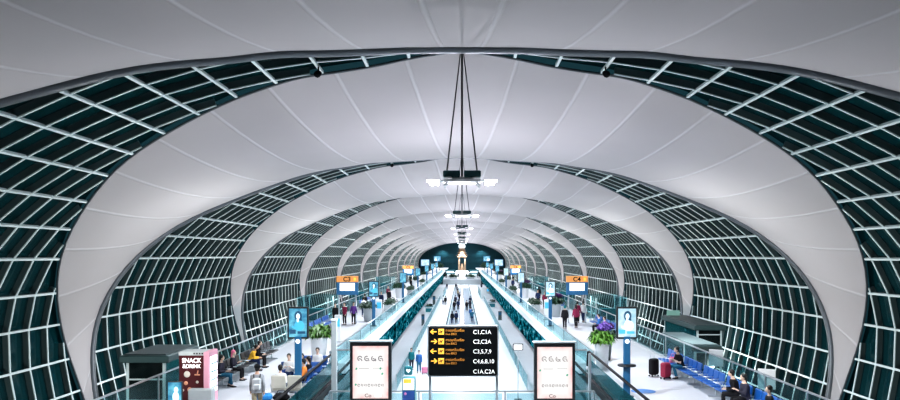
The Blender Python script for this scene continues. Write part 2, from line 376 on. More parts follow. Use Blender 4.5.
def person_parts(kind='stand', stride=.0, lean=.05, swing=.2, arms='swing', fine=False, sleeve='long', hair='short', skirt=False, bulk=1.0):
    """Returns dict of MBs. Faces +Y, feet at z=0, 1.72 m tall standing."""
    sit = kind == 'sit'
    pz = .50 if sit else .93
    up = Vector((0, sin(lean), cos(lean))); base = Vector((0, 0, pz))
    def T(h, x=0, y=0): return base+up*h+Vector((x, y, 0))
    tor = [(-.06,.150,.105),(.02,.168,.115),(.12,.150,.105),(.22,.140,.100),(.34,.160,.112),(.44,.172,.112),(.50,.150,.090),(.54,.085,.070),(.57,.056,.056),(.64,.052,.054)]
    body = MB(); shirt = MB(); trou = MB(); shoes = [MB(), MB()]
    def torso(mb, t, g=0, k=1.0):
        pts = [T(h) for h, _, _ in t]; vs = []; fs = []; seg = 16
        for (h, rx, ry), c in zip(t, pts):
            for q in range(seg):
                a = 2*pi*q/seg; vs.append(c+Vector(((rx*bulk+g)*cos(a), (ry*bulk+g)*sin(a), 0)))
        for i in range(len(t)-1):
            for q in range(seg): fs.append((i*seg+q, i*seg+(q+1)%seg, (i+1)*seg+(q+1)%seg, (i+1)*seg+q))
        fs.append(tuple(range(seg-1,-1,-1))); fs.append(tuple(range((len(t)-1)*seg, len(t)*seg))); mb.add(vs, fs)
    torso(body, tor); torso(shirt, [(-.10,.165,.118)]+tor[:8] if not sit else tor[:8], .016)
    torso(trou, [(-.10,.135,.100),(-.06,.155,.11),(.02,.170,.118),(.09,.160,.112)], .010)
    hc = T(.742, 0, .022)
    body.ball(hc, (.076,.094,.115), 16, 12); body.ball(hc+Vector((0,.05,-.06)), (.05,.05,.05))
    body.tube([hc+Vector((0,.085,.015)), hc+Vector((0,.112,-.022))], [.010,.017], 8)
    for s in (-1, 1): body.ball(hc+Vector((s*.077,-.005,-.01)), (.012,.022,.032))
    hairm = MB()
    hairm.ball(hc+Vector((0,-.026,.030)), (.096,.104,.108), 16, 10); hairm.ball(hc+Vector((0,-.05,-.03)), (.080,.070,.085), 12, 8)
    if hair == 'long':
        hairm.tube([hc+Vector((0,-.05,.03)), hc+Vector((0,-.085,-.08)), hc+Vector((0,-.10,-.22))], [(.075,.06),(.085,.05),(.06,.03)], 10)
    if hair == 'bun': hairm.ball(hc+Vector((0,-.10,.07)), .045)
    for i, s in enumerate((-1, 1)):
        if sit:
            hp = Vector((s*.09,0,.51)); kn = Vector((s*.12,.43,.50)); an = Vector((s*.12,.42+stride*s,.085))
        else:
            k = stride*s
            hp = Vector((s*.09,0,.91)); kn = Vector((s*.095,.04+k*.55,.50)); an = Vector((s*.095,-.02+k,.085+max(0,-k)*.25))
        sh = T(.465, s*.165); 
        for mb, g in ((body, 0), (trou, .014)):
            a2 = an if mb is body else an+(kn-an)*.08
            mb.tube([hp, hp+(kn-hp)*.5, kn, kn+(a2-kn)*.35, a2], [.083+g,.075+g,.056+g,.054+g,.040+g*1.4], 12)
        to = an+Vector((s*.02,.15,-.05)); body.tube([an, an+Vector((0,.06,-.04)), to], [.04,.04,.03], 8)
        sm = shoes[i]; sm.tube([an+Vector((0,-.07,-.045)), an+Vector((0,.0,-.035)), an+Vector((s*.01,.08,-.048)), to+Vector((0,.04,-.005))], [(.034,.038),(.048,.046),(.038,.046),(.022,.034)], 10)
        if arms == 'swing':
            q = -swing*s; el = sh+Vector((s*.055, -.03+q*.5, -.29)); wr = el+Vector((s*.01, .06+q*.55, -.25)); d = (wr-el).normalized()
        elif arms == 'lap':
            el = sh+Vector((s*.06, .02, -.28)); wr = el+Vector((-s*.09, .24, .0)); d = (wr-el).normalized()
        elif arms == 'phone':
            el = sh+Vector((s*.07, .06, -.27)); wr = el+Vector((-s*.12, .20, .12)); d = (wr-el).normalized()
        elif arms == 'trolley':
            el = sh+Vector((s*.06, .10, -.27)); wr = el+Vector((-s*.01, .25, .02)); d = (wr-el).normalized()
        body.tube([sh, sh+(el-sh)*.5, el, el+(wr-el)*.4, wr], [.052,.046,.039,.038,.027], 10)
        body.ball(sh, .056)
        sl = [sh, sh+(el-sh)*.55, el, el+(wr-el)*.5, el+(wr-el)*.93] if sleeve == 'long' else [sh, sh+(el-sh)*.4, sh+(el-sh)*.75]
        shirt.tube(sl, [.066,.060,.053,.050,.042] if sleeve == 'long' else [.068,.064,.062], 10); shirt.ball(sh, .068)
        # hand: palm, four unequal curled fingers, thumb from the side of the palm
        side = Vector((0,1,0)) if arms == 'swing' else Vector((-s,0,0))
        side = (side-d*side.dot(d)).normalized(); nrm = d.cross(side)*s if arms == 'swing' else d.cross(side)
        curl = Vector((-s,0,0)) if arms == 'swing' else Vector((0,0,-1))
        curl = (curl-d*curl.dot(d)-side*curl.dot(side)).normalized()
        pc = wr+d*.05; body.tube([wr, wr+d*.03, wr+d*.085], [(.022,.026),(.018,.038),(.016,.040)] if False else [.026,.030,.030], 8)
        r = .0095 if fine else .011
        for fk, (off, ln) in enumerate(((.030,.070),(.010,.080),(-.010,.074),(-.029,.056))):
            p0 = wr+d*.08+side*off; p1 = p0+d*ln*.45+curl*.010; p2 = p1+d*ln*.33+curl*.022; p3 = p2+d*ln*.12+curl*.020
            body.tube([p0,p1,p2,p3], [r,r*.95,r*.9,r*.75], 6)
        q0 = wr+d*.03+side*.022; body.tube([q0, q0+d*.03+side*.026+curl*.008, q0+d*.058+side*.028+curl*.022], [r*1.2,r*1.1,r*.85], 6)
    if skirt: pass
    return dict(body=body, shirt=shirt, trousers=trou, shoes=shoes, hair=hairm, head=hc, up=up, torso=T)
def make_person(label, loc, rz, shirt, trousers, skin=None, hairmat=None, group=None, shoe=None, cap=False, top='shirt', scale=1.0, faces=False, **kw):
    fine = kw.get('fine', False); vx = .0105 if fine else .019
    p = person_parts(**kw); root = thing('person', label, 'person', loc, rz, group); root.scale = (scale,)*3
    sk = skin or SKIN2
    def ob(nm, me):
        o = bpy.data.objects.new(nm, me); COL.objects.link(o); o.parent = root; return o
    ob('body', remesh(p['body'], vx, 'body', sk)); ob(top, remesh(p['shirt'], vx*1.2, top, shirt)); ob('trousers', remesh(p['trousers'], vx*1.2, 'trousers', trousers))
    ob('hair', remesh(p['hair'], .014, 'hair', hairmat or HAIR))
    for m in p['shoes']: m.build('shoe', shoe or SHOE, root)
    hc = p['head']
    if faces:
        for s in (-1, 1): MB().ball(hc+Vector((s*.030,.084,.012)), (.012,.008,.007), 8, 6).build('eye', M_black, root)
        MB().ball(hc+Vector((0,.088,-.058)), (.022,.008,.006), 8, 6).build('mouth', mat('lips', (.35,.08,.08)), root)
    if cap:
        c = MB(); c.lathe([(.104,-.0),(.108,.04),(.094,.09),(.055,.122),(.01,.132)], (hc.x, hc.y-.014, hc.z+.022), 20, sy=1.1)
        cp = c.build('cap', C_['cap'], root); b = MB(); b.ball(hc+Vector((.10,.06,.042)), (.105,.085,.014), 12, 6); b.build('brim', C_['cap'], cp)
    return root

# ------------------------------------------------------------------ chandeliers along the crown
M_gear = mat('gear_box_teal', (0.01,0.05,0.055), 0.4)
def make_chandelier(label, n):
    y = .93*P+n*P; zl = H+[77,41,27.8,21.5,17.3,14.4,12.3][n]*(y)/F - .1; top = H+6.72
    t = thing('chandelier', label, 'chandelier', (0, y, zl), 0, 'floodlight rigs hung along the roof crown'); hgt = top-zl
    MB().tube([(0,0,.1),(0,0,hgt)], .035, 8).build('suspension_rod', M_dark, t)
    for sx in (-1, 1):
        for sy in (-1, 1): MB().tube([(sx*.50,sy*.35,.32),(sx*.05,sy*.05,hgt)], .016, 6).build('cable', M_dark, t)
    for sx in (-1, 1): MB().box((sx*.34,0,.2), (.56,.8,.22), bev=.03).build('gear_box', M_gear, t)
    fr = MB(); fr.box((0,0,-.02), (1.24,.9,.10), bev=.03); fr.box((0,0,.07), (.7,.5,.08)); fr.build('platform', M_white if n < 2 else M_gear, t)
    for sx in (-1, 1):
        for sy in (-1, 1):
            MB().tube([(sx*.45,sy*.3,-.04),(sx*.6,sy*.42,-.2)], .025, 6).build('foot_bracket', M_grey, t)
    for sx in (-1, 1):
        a = MB(); a.tube([(sx*.55,0,0),(sx*1.02,0,-.02)], .03, 8); a.build('lamp_arm', M_steel, t)
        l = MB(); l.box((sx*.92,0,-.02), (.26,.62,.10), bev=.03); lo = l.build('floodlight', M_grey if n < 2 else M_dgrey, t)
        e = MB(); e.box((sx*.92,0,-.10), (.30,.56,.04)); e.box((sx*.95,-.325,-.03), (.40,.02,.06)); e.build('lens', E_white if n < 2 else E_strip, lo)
    return t
ords = ['nearest of the chandelier rigs, hanging under the first roof arch','second chandelier rig from the front, hanging just below the nearest','third chandelier rig down the row','fourth chandelier rig down the row','fifth chandelier rig down the row','sixth chandelier rig, small and far along the row','seventh and farthest chandelier rig in view']
for n, l in enumerate(ords): make_chandelier(l, n)
for n in range(3):
    for s in (-1, 1):
        y = (.95+n)*P; w_ = ['near','second','third'][n]; sd = 'left' if s < 0 else 'right'
        t = thing('spotlight', 'small black spotlight clamped under the %s arch beam, %s of the chandelier' % (w_, sd), 'spotlight', (s*4.85, y-.05, H+6.18+.12*(n>0)), 0, 'spotlights under the arches')
        MB().tube([(0,0,.25),(0,0,.02)], .03, 6).build('stem', M_black, t)
        MB().tube([(0,.16,-.0),(0,-.18,-.12)], [.09,.12], 10).build('lamp_housing', M_black, t)

# ------------------------------------------------------------------ glass balustrades
def run_balustrade(label, x, y0, y1, z0, h, step, name='glass_balustrade', group='glass balustrades along the platforms'):
    t = thing(name, label, 'balustrade', (x, y0, z0), 0, group); L = y1-y0; n = max(1, int(L/step))
    g = MB()
    for i in range(n): g.box((0, (i+.5)*L/n, h*.5), (.02, L/n-.06, h*.92))
    g.build('glass_panel', M_bal, t)
    MB().box((0, L/2, h), (.07, L, .05)).build('handrail', M_steel, t)
    for i in range(min(n+1, 40)): MB().box((0, i*L/n, h/2), (.05,.05,h)).build('post', M_steel, t)
    return t
run_balustrade('glass balustrade with steel rail along the window side of the left platform', -11.0, 20, 120, .1, 1.15, 3.2)
run_balustrade('glass balustrade with steel rail behind the blue seats, right platform window side', 11.0, 20, 120, .1, 1.15, 3.2)
run_balustrade('glass balustrade on the white ledge, inner edge of left platform', -6.15, 34, 228, .25, .85, 5.0)
run_balustrade('glass balustrade on the white ledge, inner edge of right platform', 6.15, 34, 228, .25, .85, 5.0)
for s, sd in ((-1,'left'),(1,'right')):
    run_balustrade('long glass railing on the lower hall floor, %s of the walkways' % sd, s*4.5, 50, 150, LOW, 1.1, 4.0)
t = thing('bridge_railing', 'low glass railing with thin steel top rail behind the black direction sign', 'railing', (0, 25.4, 0))
MB().box((0,0,.86), (9.2,.06,.05)).build('handrail', M_steel, t)
for x in (-4.6,-3.0,-1.5,1.5,3.0,4.6): MB().box((x,0,.43), (.05,.05,.86)).build('post', M_steel, t)
for x in (-3.8,-2.25,0,2.25,3.8): MB().box((x,0,.42), (1.4 if x else 2.8,.02,.74)).build('glass_panel', M_bal, t)
for s, sd, top in ((-1,'left',3.25),(1,'right',2.1)):
    t = thing('glass_screen', 'tall glass screen with grey post beside the %s poster lightbox' % sd, 'glass screen', (s*4.55, 26, 0))
    MB().box((0,0,top/2), (.20 if s < 0 else .09,.12,top), bev=.02).build('post', M_grey if s < 0 else M_steel, t)
    if s < 0: MB().box((0,0,top+.04), (.24,.16,.08), bev=.02).build('post_cap', M_white, t)
    MB().box((-s*.62,0,1.25), (1.0,.02,1.9)).build('glass_panel', M_bal, t); MB().box((-s*.62,0,2.22), (1.05,.05,.05)).build('top_rail', M_steel, t)

# ------------------------------------------------------------------ black direction sign
M_sign = mat('sign_black', (0.004,0.005,0.006), 0.6, spec=.1); M_amber = mat('sign_amber', (1,.55,.08), .5, emit=(1,.50,.07), es=.6); M_ltr = mat('sign_white', (1,1,1), .5, emit=(1,1,1), es=.7)
M_amb2 = mat('sign_dim_amber', (.8,.35,.06), .5, emit=(.9,.36,.06), es=.22)
SY = 24.9; u = SY/F
t = thing('direction_sign', 'black gate direction sign on two thin posts, yellow arrows and white gate numbers', 'sign', ((463-CX)*u, SY, 0))
zc = H-(350.7-CY)*u
MB().box((0,0,zc), (69*u,.10,50*u), bev=.05).build('sign_panel', M_sign, t)
MB().box((0,.03,zc), (71*u,.08,52*u), bev=.06).build('frame', M_grey, t)
for x in (-33,34): MB().tube([(x*u,.06,0),(x*u,.06,zc)], .045, 10).build('post', M_steel, t)
def S(xp, yp): return ((xp-463)*u, -.056, H-(yp-CY)*u)
rows = [331.6,341.2,351.0,360.8,371.0]
for i, (tx, yy) in enumerate(zip(['C1,C1A','C2,C2A','C3,5,7,9','C4,6,8,10','C1A,C2A'], rows)):
    x, y, z = S(473, yy+2.2); lettering(tx, .195, M_ltr, (x,y,z), (pi/2,0,0), t, bold=.0, sx=.96)
for i, yy in enumerate(rows[:4]):
    x, y, z = S(433.8, yy); d = -1 if i in (0, 2) else 1; a = MB()
    a.box((x-d*.0,y,z), (.19,.008,.036)); k = .035
    for q in (-1, 1):
        a.box((x+d*.062,y,z+q*.037), (.125,.008,.036), ry=d*q*radians(42))
    a.build('arrow', M_amber, t)
    x, y, z = S(441.2, yy); MB().box((x,y,z), (.195,.008,.195), bev=.02).build('pictogram', M_amber, t)
    pl = MB(); y2 = y-.008
    for (dx, dz, w, h, an) in ((0,0,.14,.024,.5),(-.015,.02,.07,.02,-.9),(.012,-.012,.085,.022,1.5),(-.05,-.02,.05,.016,-.3)): pl.box((x+dx,y2,z+dz), (w,.006,h), ry=-an)
    pl.build('aeroplane_symbol', M_sign, t)
    x, y, z = S(445.6, yy-.2); lettering('ทางออกขึ้นเครื่อง', .115, M_amb2, (x,y,z), (pi/2,0,0), t, name='thai_lettering', sx=.80)
    x, y, z = S(445.6, yy+3.1); lettering('Gates 登机口', .085, M_amb2, (x,y,z), (pi/2,0,0), t, name='small_lettering', sx=.8)

# ------------------------------------------------------------------ poster lightboxes
def lightbox_mat():
    m, nt, b = nodemat('poster_print'); N = nt.nodes; L = nt.links
    tc = N.new('ShaderNodeTexCoord'); sp = N.new('ShaderNodeSeparateXYZ'); L.new(tc.outputs['Object'], sp.inputs[0])
    def edge(o, h, a0):
        a = N.new('ShaderNodeMath'); a.operation = 'ABSOLUTE'; L.new(o, a.inputs[0]); r = N.new('ShaderNodeMapRange'); L.new(a.outputs[0], r.inputs[0])
        r.inputs[1].default_value = h-a0*1.2; r.inputs[2].default_value = h; return r.outputs[0]
    mx = N.new('ShaderNodeMath'); mx.operation = 'MAXIMUM'; L.new(edge(sp.outputs[0], .64, .22), mx.inputs[0]); L.new(edge(sp.outputs[2], .93, .22), mx.inputs[1])
    nz = N.new('ShaderNodeTexNoise'); nz.inputs['Scale'].default_value = 2.5; nz.inputs['Detail'].default_value = 6; L.new(tc.outputs['Object'], nz.inputs['Vector'])
    mu = N.new('ShaderNodeMath'); mu.operation = 'MULTIPLY'; L.new(mx.outputs[0], mu.inputs[0]); L.new(nz.outputs['Fac'], mu.inputs[1])
    r = N.new('ShaderNodeValToRGB'); e = r.color_ramp.elements; e[0].color = (1,.985,.97,1); e[1].position = .62; e[1].color = (.92,.36,.36,1)
    k = e.new(.30); k.color = (1,.80,.78,1); L.new(mu.outputs[0], r.inputs[0]); L.new(r.outputs[0], b.inputs['Emission Color']); b.inputs['Emission Strength'].default_value = .82; b.inputs['Specular IOR Level'].default_value = 0.05
    b.inputs['Base Color'].default_value = (.04,.04,.04,1); return m
M_poster = lightbox_mat(); M_ink = mat('poster_ink', (.03,.03,.03), .8, spec=0, emit=(.30,.28,.30), es=.6); M_gr = mat('poster_green', (.01,.1,.05), .8, spec=0, emit=(.05,.6,.35), es=.5); M_ink2 = mat('poster_faint_ink', (.03,.03,.03), .8, spec=0, emit=(.45,.42,.42), es=.7)
def lightbox(xl, xr, yt, label, gap_):
    cx = (xl+xr)/2; t = thing('poster_lightbox', label, 'lightbox', ((cx-CX)*u, SY, 0), 0)
    W_ = (xr-xl)*u; top = H-(yt-CY)*u; bot = .55; zc_ = (top+bot)/2
    MB().box((0,.05,zc_), (W_,.22,top-bot), bev=.02).build('frame', M_dark, t)
    MB().box((0,.05,top+.03), (W_+.08,.26,.06), bev=.02).build('top_cap', M_grey, t)
    for s in (-1, 1): MB().box((s*W_*.46,.08,bot/2), (.07,.09,bot)).build('leg', M_grey, t)
    pw = W_-.21; ph = top-.13-(H-(398-CY)*u); pz = top-.13-ph/2
    po = MB().box((0,0,0), (pw,.02,ph)).build('poster', M_poster, t); po.location = (0,-.07,pz)
    for k in range(4):                                     # row of curly headline glyphs
        g = MB(); cx_ = -.36+k*.235; a0 = (.3,1.1,2.0,.8)[k]
        g.tube([(cx_+.07*cos(a0+q*.42), -.013, .47+.075*sin(a0+q*.42)) for q in range(11)], .019, 5)
        g.tube([(cx_-.03,-.013,.47),(cx_+.05,-.013,.44+.03*(k%2)),(cx_+.075,-.013,.38)], .017, 5); g.build('headline_glyph', M_ink2 if gap_ else M_ink, po)
    for k, (x, z) in enumerate(((-.48,.12),(.34,.13),(.40,-.05),(-.50,-.42)) if not gap_ else ((.42,-.08),(-.5,.08))):
        MB().box((x,-.013,z), (.05,.006,.07), ry=.5).build('green_leaf', M_gr, po)
    MB().box((-.22,-.013,.13), (.34,.005,.015)).build('rule_line', M_ink2, po); MB().box((.25,-.013,.14), (.34,.005,.012)).build('rule_line', M_ink2, po)
    for k in range(8):
        g = MB(); x = -.43+k*.115; h = .07
        g.tube([(x,-.013,-.47),(x+.01,-.013,-.47+h),(x+.06,-.013,-.47+h),(x+.05,-.013,-.48)] if k%3 else [(x+.035+.035*cos(q*.7),-.013,-.44+.04*sin(q*.7)) for q in range(9)], .015, 5); g.build('slogan_glyph', M_ink2, po)
    lettering('Co', .17, M_black, (-.20,-.014,-.845), (pi/2,0,0), po, sx=1.1)
    if not gap_: MB().box((.26,-.013,-.79), (.22,.005,.09)).build('price_tag', M_ltr, po)
lightbox(350,391.5,342,'floor standing lightbox with pink bordered white poster, beside the teal kiosk',0)
lightbox(534,575,343,'floor standing lightbox with pink bordered white poster, beside the right escalator handrail',1)

# ------------------------------------------------------------------ teal help kiosk and small white board
t = thing('help_kiosk', 'narrow teal information kiosk with a white heart panel on top', 'kiosk', ((409-CX)*u, SY, 0))
MB().box((0,0,.72), (.44,.34,1.44), bev=.03).build('cabinet', M_teal, t)
hp_ = MB().box((-.02,0,1.66), (.27,.1,.30), bev=.03).build('heart_panel', M_teal, t)
hm = MB(); hm.poly([(.075*(16*sin(q)**3)/16-.02, -.056, 1.66+.075*(13*cos(q)-5*cos(2*q)-2*cos(3*q)-cos(4*q))/16) for q in [2*pi*i/30 for i in range(30)]][::-1]); hm.build('heart_symbol', M_ltr, hp_)
MB().box((0,-.175,1.22), (.38,.02,.38)).build('white_notice', M_ltr, t); MB().box((-.04,-.19,1.33), (.26,.01,.14)).build('yellow_notice', M_amber, t)
MB().box((0,-.175,.83), (.40,.02,.34)).build('blue_panel', mat('kiosk_blue', (.02,.09,.35), .4), t)
MB().ball((-.11,-.187,.9), (.045,.006,.045)).build('dot_symbol', mat('kiosk_pink', (.8,.3,.6), .5), t)
MB().box((0,0,.02), (.5,.4,.04)).build('base', M_dgrey, t)
xb, yb, zb = px(518, 347, 47)
t = thing('notice_board', 'small white board in a black frame on a thin stand, right of the direction sign', 'sign', (xb, yb, LOW))
MB().box((0,0,zb-LOW), (.66,.05,.42), bev=.02).build('frame', M_dark, t); MB().box((0,-.03,zb-LOW), (.54,.02,.31)).build('board', M_ltr, t)
MB().tube([(0,0,0),(0,0,zb-LOW)], .03).build('stand', M_steel, t); MB().lathe([(.25,0),(.25,.03),(.04,.05)]).build('base', M_dgrey, t)
# ------------------------------------------------------------------ digital totems
def screen_mat(nm, c0, c1, es):
    m, nt, b = nodemat(nm); N = nt.nodes; L = nt.links
    tc = N.new('ShaderNodeTexCoord'); nz = N.new('ShaderNodeTexNoise'); nz.inputs['Scale'].default_value = 3.2; nz.inputs['Detail'].default_value = 4
    L.new(tc.outputs['Object'], nz.inputs['Vector']); r = N.new('ShaderNodeValToRGB'); e = r.color_ramp.elements
    e[0].position = .35; e[0].color = (*c0, 1); e[1].position = .65; e[1].color = (*c1, 1); L.new(nz.outputs['Fac'], r.inputs[0])
    L.new(r.outputs[0], b.inputs['Emission Color']); b.inputs['Emission Strength'].default_value = es; b.inputs['Base Color'].default_value = (.02,.03,.04,1); b.inputs['Roughness'].default_value = .2
    return m
S_blue = screen_mat('screen_blue', (.02,.20,.42), (.25,.75,.92), .8); S_pale = screen_mat('screen_pale', (.35,.68,.86), (.82,.95,1.0), .85)
I_dark = mat('picture_dark', (.01,.05,.1), .5, emit=(.01,.06,.12), es=.8); I_mid = mat('picture_mid', (.05,.3,.5), .5, emit=(.06,.36,.58), es=.8); I_light = mat('picture_light', (.7,.9,1), .5, emit=(.70,.92,1), es=.8)
def totem(label, x, y, blue, detail=True, disc=False, face=0.0):
    t = thing('digital_totem', label, 'screen', (x, y, 0), face, 'advertising screens on blue poles')
    MB().lathe([(.28,0),(.28,.04),(.16,.07)]).build('base', M_dgrey, t)
    MB().box((0,0,1.2), (.26,.16,2.4), bev=.02).build('pole', M_blue, t)
    hb = MB().box((0,0,2.93), (.84,.12,1.26), bev=.03).build('screen_housing', M_dark, t)
    sc_ = MB().box((0,-.065,2.93), (.70,.01,1.12)).build('display', S_blue if blue else S_pale, hb)
    if detail:
        b = MB(); b.ball((.02,-.078,3.2), (.15,.004,.2), 14, 8); b.ball((.08,-.078,3.05), (.08,.004,.22), 10, 8); b.build('pictured_hair', I_dark, sc_)
        b = MB(); b.ball((.01,-.084,3.19), (.075,.004,.11), 14, 8); b.ball((.0,-.084,3.04), (.045,.004,.09), 10, 6); b.build('pictured_face', I_light, sc_)
        b = MB(); b.ball((.06,-.082,2.82), (.2,.004,.2), 14, 8); b.box((-.1,-.082,2.72), (.3,.004,.08), ry=.5); b.build('pictured_dress', I_mid if blue else I_light, sc_)
        b = MB(); b.box((-.2,-.08,2.58), (.24,.004,.16)); b.box((.14,-.08,2.55), (.3,.004,.1)); b.build('pictured_bag', I_dark if blue else I_mid, sc_)
        lo = MB().ball((.0,-.085,2.2), (.09,.012,.09), 12, 8).build('round_badge', M_ltr, t)
    if disc: MB().lathe([(.05,1.20),(.36,1.22),(.36,1.28),(.06,1.30)]).build('shelf_ring', M_dark, t)
    return t
totem('bright blue advertising screen of a woman, on a pole behind the left seat group', -6.46, 28.8, True)
totem('pale advertising screen of a woman, on a blue pole with black ring shelf', 6.5, 28.8, False, disc=True)
nm_ = ['second','third','fourth','fifth','sixth','seventh']
for i, y in enumerate((57.5, 86, 115, 144, 172, 200)):
    for s, sd in ((-1,'left'),(1,'right')):
        totem('%s advertising screen from the front along the %s platform, on blue pole' % (nm_[i], sd), s*6.95, y, s < 0 or i > 2, detail=i < 1)
M_or = mat('gate_orange', (.6,.26,.07), .5, emit=(.9,.40,.13), es=.4); M_lblue = mat('gate_blue', (.01,.12,.28), .4, emit=(.01,.14,.3), es=.25)
E_scr = mat('bright_screen', (1,1,1), .4, emit=(.80,.95,1), es=.95)
def gate_sign(label, x, y, text):
    t = thing('gate_sign', label, 'sign', (x, y, 0), 0, 'orange gate number signs')
    MB().box((0,0,3.62), (1.78,.2,.5), bev=.02).build('number_panel', M_or, t)
    MB().box((0,.02,2.85), (1.78,.16,1.05), bev=.02).build('housing', M_lblue, t)
    MB().box((0,-.08,2.98), (1.22,.02,.62)).build('display', E_scr, t)
    lettering(text, .52, M_black, (-.02,-.112,3.44), (pi/2,0,0), t, align='CENTER', bold=.01)
    MB().box((.62,-.106,3.62), (.2,.01,.26)).build('pictogram', M_amber, t)
    for s in (-1, 1): MB().tube([(s*.7,0,0),(s*.7,0,2.4)], .06).build('post', M_steel, t)
gate_sign('orange gate C3 sign above a bright screen, over the left platform', -9.42, 60, 'C3')
gate_sign('orange gate C4 sign above a bright screen, over the right platform', 9.45, 60, 'C4')
gate_sign('small far orange gate sign above the left platform', -8.7, 118, 'C5')
gate_sign('small far orange gate sign above the right platform', 8.9, 121, 'C6')
for x, y, z, sd in ((-10.1,200,3.5,'nearer left'),(-8.9,262,4.3,'farther left'),(8.9,262,4.3,'farther right'),(10.1,200,3.5,'nearer right')):
    t = thing('video_screen', '%s blue white video screen on a post before the dark end wall' % sd, 'screen', (x, y, 0), 0, 'far video screens')
    MB().tube([(0,0,0),(0,0,z)], .15).build('post', M_blue, t); MB().box((0,0,z), (2.4,.2,1.9), bev=.05).build('housing', M_lblue, t); MB().box((0,-.12,z), (2.1,.02,1.6)).build('display', S_blue if y > 220 else S_pale, t)

# ------------------------------------------------------------------ planters
M_leaf = mat('leaf_green', (.12,.30,.03), .5, var=.5, scale=14); M_leafd = mat('leaf_dark', (.012,.05,.025), .5, var=.4, scale=14); M_pur = mat('flower_purple', (.16,.07,.42), .6, var=.4, scale=20)
M_dpur = mat('flower_dark_purple', (.07,.015,.10), .6, var=.4, scale=20)
def leaves(n, r, h, z0, wid, droop=.5, ln=.4, c=(0,0)):
    m = MB()
    for i in range(n):
        a = random.uniform(0, 2*pi); q = sqrt(random.random())*r; x = c[0]+q*cos(a); y = c[1]+q*sin(a); z = z0+h*random.random()*(1-.55*(q/r)**2)
        b = random.uniform(0, 2*pi); l = ln*random.uniform(.6,1.2); d = Vector((cos(b), sin(b), 0)); w_ = Vector((-sin(b), cos(b), 0))*wid*random.uniform(.7,1.2)
        p0 = Vector((x,y,z)); p1 = p0+d*l*.45+Vector((0,0,l*.35)); p2 = p0+d*l+Vector((0,0,l*(.35-droop)))
        m.add([p0-w_*.3,p0+w_*.3,p1+w_,p1-w_,p2], [(0,1,2,3),(3,2,4)])
    return m
def planter(label, x, y, green=None, flower=None, s=1.0, z=0.0, pot=None, cat='planter'):
    t = thing('planter', label, cat, (x, y, z)); t.scale = s if isinstance(s, tuple) else (s,s,s)
    MB().lathe([(.24,0),(.27,.02),(.34,.85),(.36,.88),(.32,.90),(.28,.80)], seg=4 if False else 24).build('pot', pot or M_white, t)
    MB().lathe([(.0,.79),(.3,.80)][::-1], seg=16).build('soil', mat('soil', (.03,.02,.015), .9), t)
    if green: leaves(300, .46, .42, .84, .055, ln=.34).build('foliage', green, t)
    if flower: leaves(220, .30, .26, 1.28, .05, droop=.2, ln=.2, c=(.16,.25)).build('blossoms', flower, t)
    return t
planter('tall white planter of bright green plants on the left platform', -7.45, 38, mat('leaf_mid_green', (.05,.14,.015), .5, var=.7, scale=14), s=(1.28,1.28,1.5))
planter('white planter with green leaves and purple flowers, right of the right lightbox', 6.9, 36, M_leaf, M_pur, s=(1.05,1.05,1.42))
planter('dark leaved bush in a pot to the right of the green and purple planter', 7.6, 39, M_leafd, M_dpur, s=1.25, pot=M_dgrey)
planter('purple flowering bush in a pot behind the walker in black', 8.5, 66, M_leafd, M_dpur, s=1.35, pot=M_grey)
planter('dark green shrub in a pale pot beyond the left gate sign', -7.9, 61.5, M_leafd, s=1.3, pot=M_grey)
for i, (s, y) in enumerate(((-1,95),(1,95),(-1,125),(1,128),(-1,160),(1,160))):
    planter('far %s platform planter with dark shrub, %s of its row' % ('left' if s < 0 else 'right', ['nearest','nearest','middle','middle','farthest','farthest'][i]), s*8.2, y, M_leafd, M_dpur if s > 0 else None, s=1.5)
def pillar(label, x, y, z, h, w_, m):
    t = thing('info_pillar', label, 'pillar', (x, y, z)); MB().box((0,0,h/2), (w_,.22,h), bev=.03).build('column', m, t); MB().box((0,-.12,h*.72), (w_*.75,.02,h*.3)).build('display', I_mid if m is not M_dgrey else I_dark, t); MB().box((0,0,.03), (w_+.15,.4,.06)).build('base', M_grey, t)
pillar('pale slab information pillar on the right platform, before the second screen', 7.3, 63, 0, 1.75, .42, M_white)
pillar('pale slab information pillar on the left platform, beside the dark shrub', -7.15, 63, 0, 1.75, .5, M_white)
pillar('pale slab information pillar on the left platform, behind the green planter', -8.0, 47, 0, 1.75, .4, M_white)
pillar('dark slim pillar on the lower hall floor, left of the lone walker', -28*136/F, 136, LOW, 1.7, .5, M_dgrey)
pillar('dark slim pillar on the lower hall floor, nearest on the left side', -39*96/F, 96, LOW, 1.5, .4, M_dgrey)
pillar('dark slim pillar on the lower hall floor, nearest on the right side', 38*104/F, 104, LOW, 1.3, .5, M_dgrey)
pillar('grey slim pillar far along the right side of the lower hall', 26*165/F, 165, LOW, 1.9, .6, M_grey)
def counter(label, x, y):
    t = thing('service_kiosk', label, 'kiosk', (x, y, LOW)); MB().box((0,0,.5), (1.3,1.1,1.0), bev=.04).build('counter', M_white, t); MB().box((0,0,1.03), (1.45,1.25,.07), bev=.02).build('worktop', M_teal, t)
    MB().box((0,-.56,.5), (1.0,.02,.6)).build('front_panel', M_teal, t); MB().box((.3,.1,1.28), (.5,.06,.36)).build('monitor', M_dark, t); leaves(70, .4, .5, 1.05, .05).build('foliage', M_leafd, t)
counter('teal fronted service kiosk on the lower hall floor, left side', -33*117/F, 117); counter('teal fronted service kiosk on the lower hall floor, right side', 30*128/F, 128)
